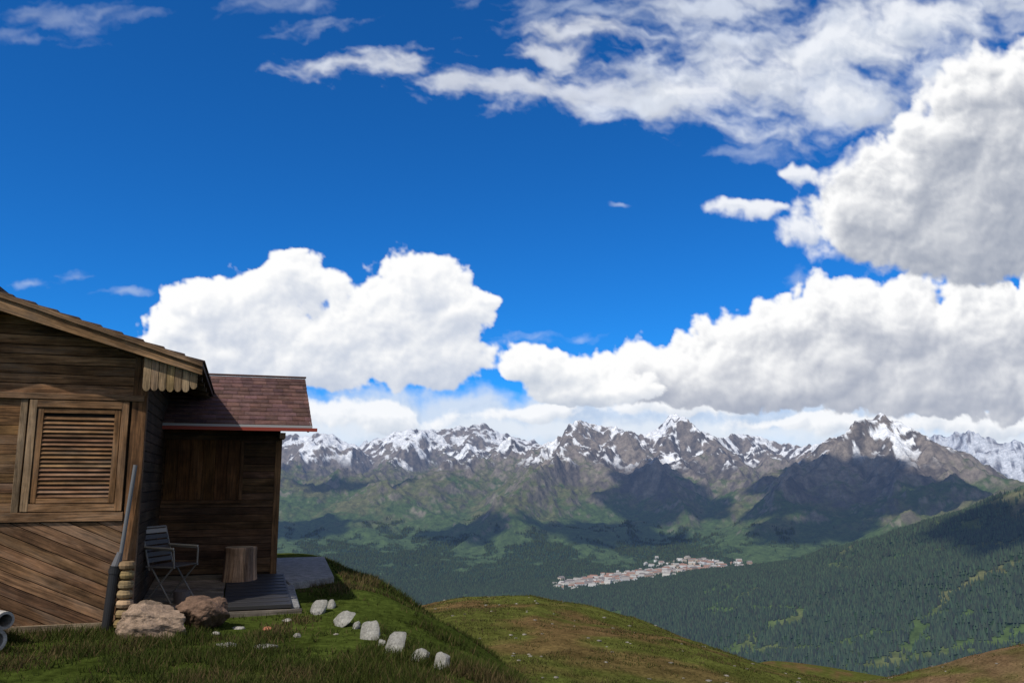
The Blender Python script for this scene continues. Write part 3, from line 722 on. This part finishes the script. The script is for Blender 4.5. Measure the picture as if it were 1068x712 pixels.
# ------------------------------------------------------------------ garden chair (faces right, +x)
mb=MB(); cx,cy,cz=-4.22,10.45,-1.455; al=(.17,.15,.13); dk=(.05,.04,.036)
ang=math.radians(-12)
def Cc(x,y,z): return Vector((cx+x*math.cos(ang)-y*math.sin(ang),cy+x*math.sin(ang)+y*math.cos(ang),cz+z))
for sy in(-.24,.24):
    mb.tube(Cc(-.16,sy,0),Cc(.20,sy,.42),.011,al); mb.tube(Cc(.20,sy,0),Cc(-.10,sy,.42),.011,al)
    mb.tube(Cc(-.12,sy,.38),Cc(-.27,sy,.88),.012,al)
    mb.tube(Cc(-.20,sy*1.06,.64),Cc(.20,sy*1.06,.62),.012,al); mb.box(Cc(-.19,sy*1.06-.02,.65),Cc(.20,sy*1.06-.02,.635)-Cc(-.19,sy*1.06-.02,.65),(0,.04,0),(0,0,.015),(.42,.36,.28))
    mb.tube(Cc(.20,sy*1.06,.62),Cc(.21,sy,.42),.011,al); mb.tube(Cc(-.17,sy,.42),Cc(.22,sy,.42),.012,al)
mb.tube(Cc(-.27,-.24,.88),Cc(-.27,.24,.88),.012,al); mb.tube(Cc(.20,-.24,0),Cc(.20,.24,0),.010,al); mb.tube(Cc(-.16,-.24,0),Cc(-.16,.24,0),.010,al)
for i in range(7): 
    x=-.15+i*.055; mb.box(Cc(x,-.235,.425),Cc(x,.235,.425)-Cc(x,-.235,.425),Cc(x+.042,0,0)-Cc(x,0,0),(0,0,.012),dk if i%2 else (.07,.055,.045))
for i in range(6):
    z_=.47+i*.068; x=-.12-.30*(z_-.38); mb.box(Cc(x,-.235,z_),Cc(x,.235,z_)-Cc(x,-.235,z_),(-.015,0,.05),(.01,0,0),(.24,.20,.16) if i>4 else (.045,.036,.030))
mb.make("garden_chair",METAL)
mb=MB(); p=Vector((-3.98,10.25,-1.47)); mb.tube(p,p+Vector((0,0,.16)),.085,(.10,.08,.075),16,.10); mb.make("bucket",METAL)

# ------------------------------------------------------------------ concrete pipes by the wall
for (x,y,z,r) in ((-4.99,8.42,-1.36,.085),(-4.90,8.12,-1.50,.115)):
    mb=MB(); d=Vector((-.35,.25,.0)).normalized(); p=Vector((x,y,z)); n_=22
    xx=d.orthogonal().normalized(); yy=d.cross(xx)
    ring=lambda q,r_:[q+(xx*math.cos(2*math.pi*i/n_)+yy*math.sin(2*math.pi*i/n_))*r_ for i in range(n_)]
    q=p+d*1.0; A1,A2,B1,B2=ring(p,r),ring(p,r*.72),ring(q,r),ring(q,r*.72); cc_=(.32,.30,.28)
    for i in range(n_):
        j=(i+1)%n_
        mb.poly([A1[i],A1[j],B1[j],B1[i]],cc_); mb.poly([A2[j],A2[i],B2[i],B2[j]],(.2,.19,.18)); mb.poly([A1[j],A1[i],A2[i],A2[j]],cc_); mb.poly([B1[i],B1[j],B2[j],B2[i]],cc_)
    mb.make("concrete_pipe",STONE)

# ------------------------------------------------------------------ grass
def grass(name,n,r0,r1,a0,a1,h0,h1,wd_,keepf,cols_):
    a=np.radians(rng.uniform(a0,a1,n)); R=r0*(r1/r0)**rng.random(n); x,y=R*np.sin(a),R*np.cos(a)
    rx,ry=x-O.x,y-O.y; u=rx*U.x+ry*U.y; v=rx*Vv.x+ry*Vv.y; w_=-u
    bad=((u>-.02)&(v>-.02))|((w_<1.92)&(v>.28)&(w_>-1))|((w_<2.6)&(v>2.0)&(w_>-1))
    cl=fbm(x/.7,y/.7,3,3)+.8*fbm(x/3,y/3,3,8)
    k=(~bad)&(rng.random(n)<np.clip(.5+cl*1.6,.04,1)*keepf(x,y)); x,y,cl,R=x[k],y[k],cl[k],R[k]; n=len(x); z=H(x,y)-.01
    h=rng.uniform(h0,h1,n)*(1+.9*np.clip(cl,-.4,.7)); ph=rng.random(n)*6.28; wd=wd_*rng.uniform(.6,1.3,n)*R/r0
    lx,ly=rng.normal(0,.45,n)*h,rng.normal(0,.45,n)*h
    V=np.stack([np.stack([x-np.cos(ph)*wd,y-np.sin(ph)*wd,z],1),np.stack([x+np.cos(ph)*wd,y+np.sin(ph)*wd,z],1),np.stack([x+lx,y+ly,z+h],1)],1)
    T=np.arange(3*n).reshape(n,3); q=np.clip(rng.random((n,1,1))*.7+.4*np.clip(cl,-.5,.5)[:,None,None]+ .15,0,1)
    c=np.array(cols_[0])*(1-q)+np.array(cols_[1])*q
    bp_=fbm(x/2.2,y/2.2,4,14)[:,None,None]
    dry=(rng.random((n,1,1))<.14+.6*ss(.0,.38,bp_)); c=np.where(dry,np.array([.12,.088,.040]),c); c=c*rng.uniform(.65,1.25,(n,1,1))*np.array([.6,.6,1.1])[None,:,None]
    return np_mesh(name,V.reshape(-1,3),T,cols=c.reshape(-1,3),mat=GM)
GM=att_mat("grass_blade",.8,trans=.3,spec=.1)
grass("grass",230000,5.5,16,-40,16,.04,.09,.0035,lambda x,y:np.ones_like(x),[(.024,.041,.007),(.066,.082,.016)])
grass("grass",170000,15,52,-18,38,.03,.07,.008,lambda x,y:np.where(x>12,.35,.9),[(.050,.062,.015),(.094,.094,.025)])
print("BUILT", len(bpy.data.objects))
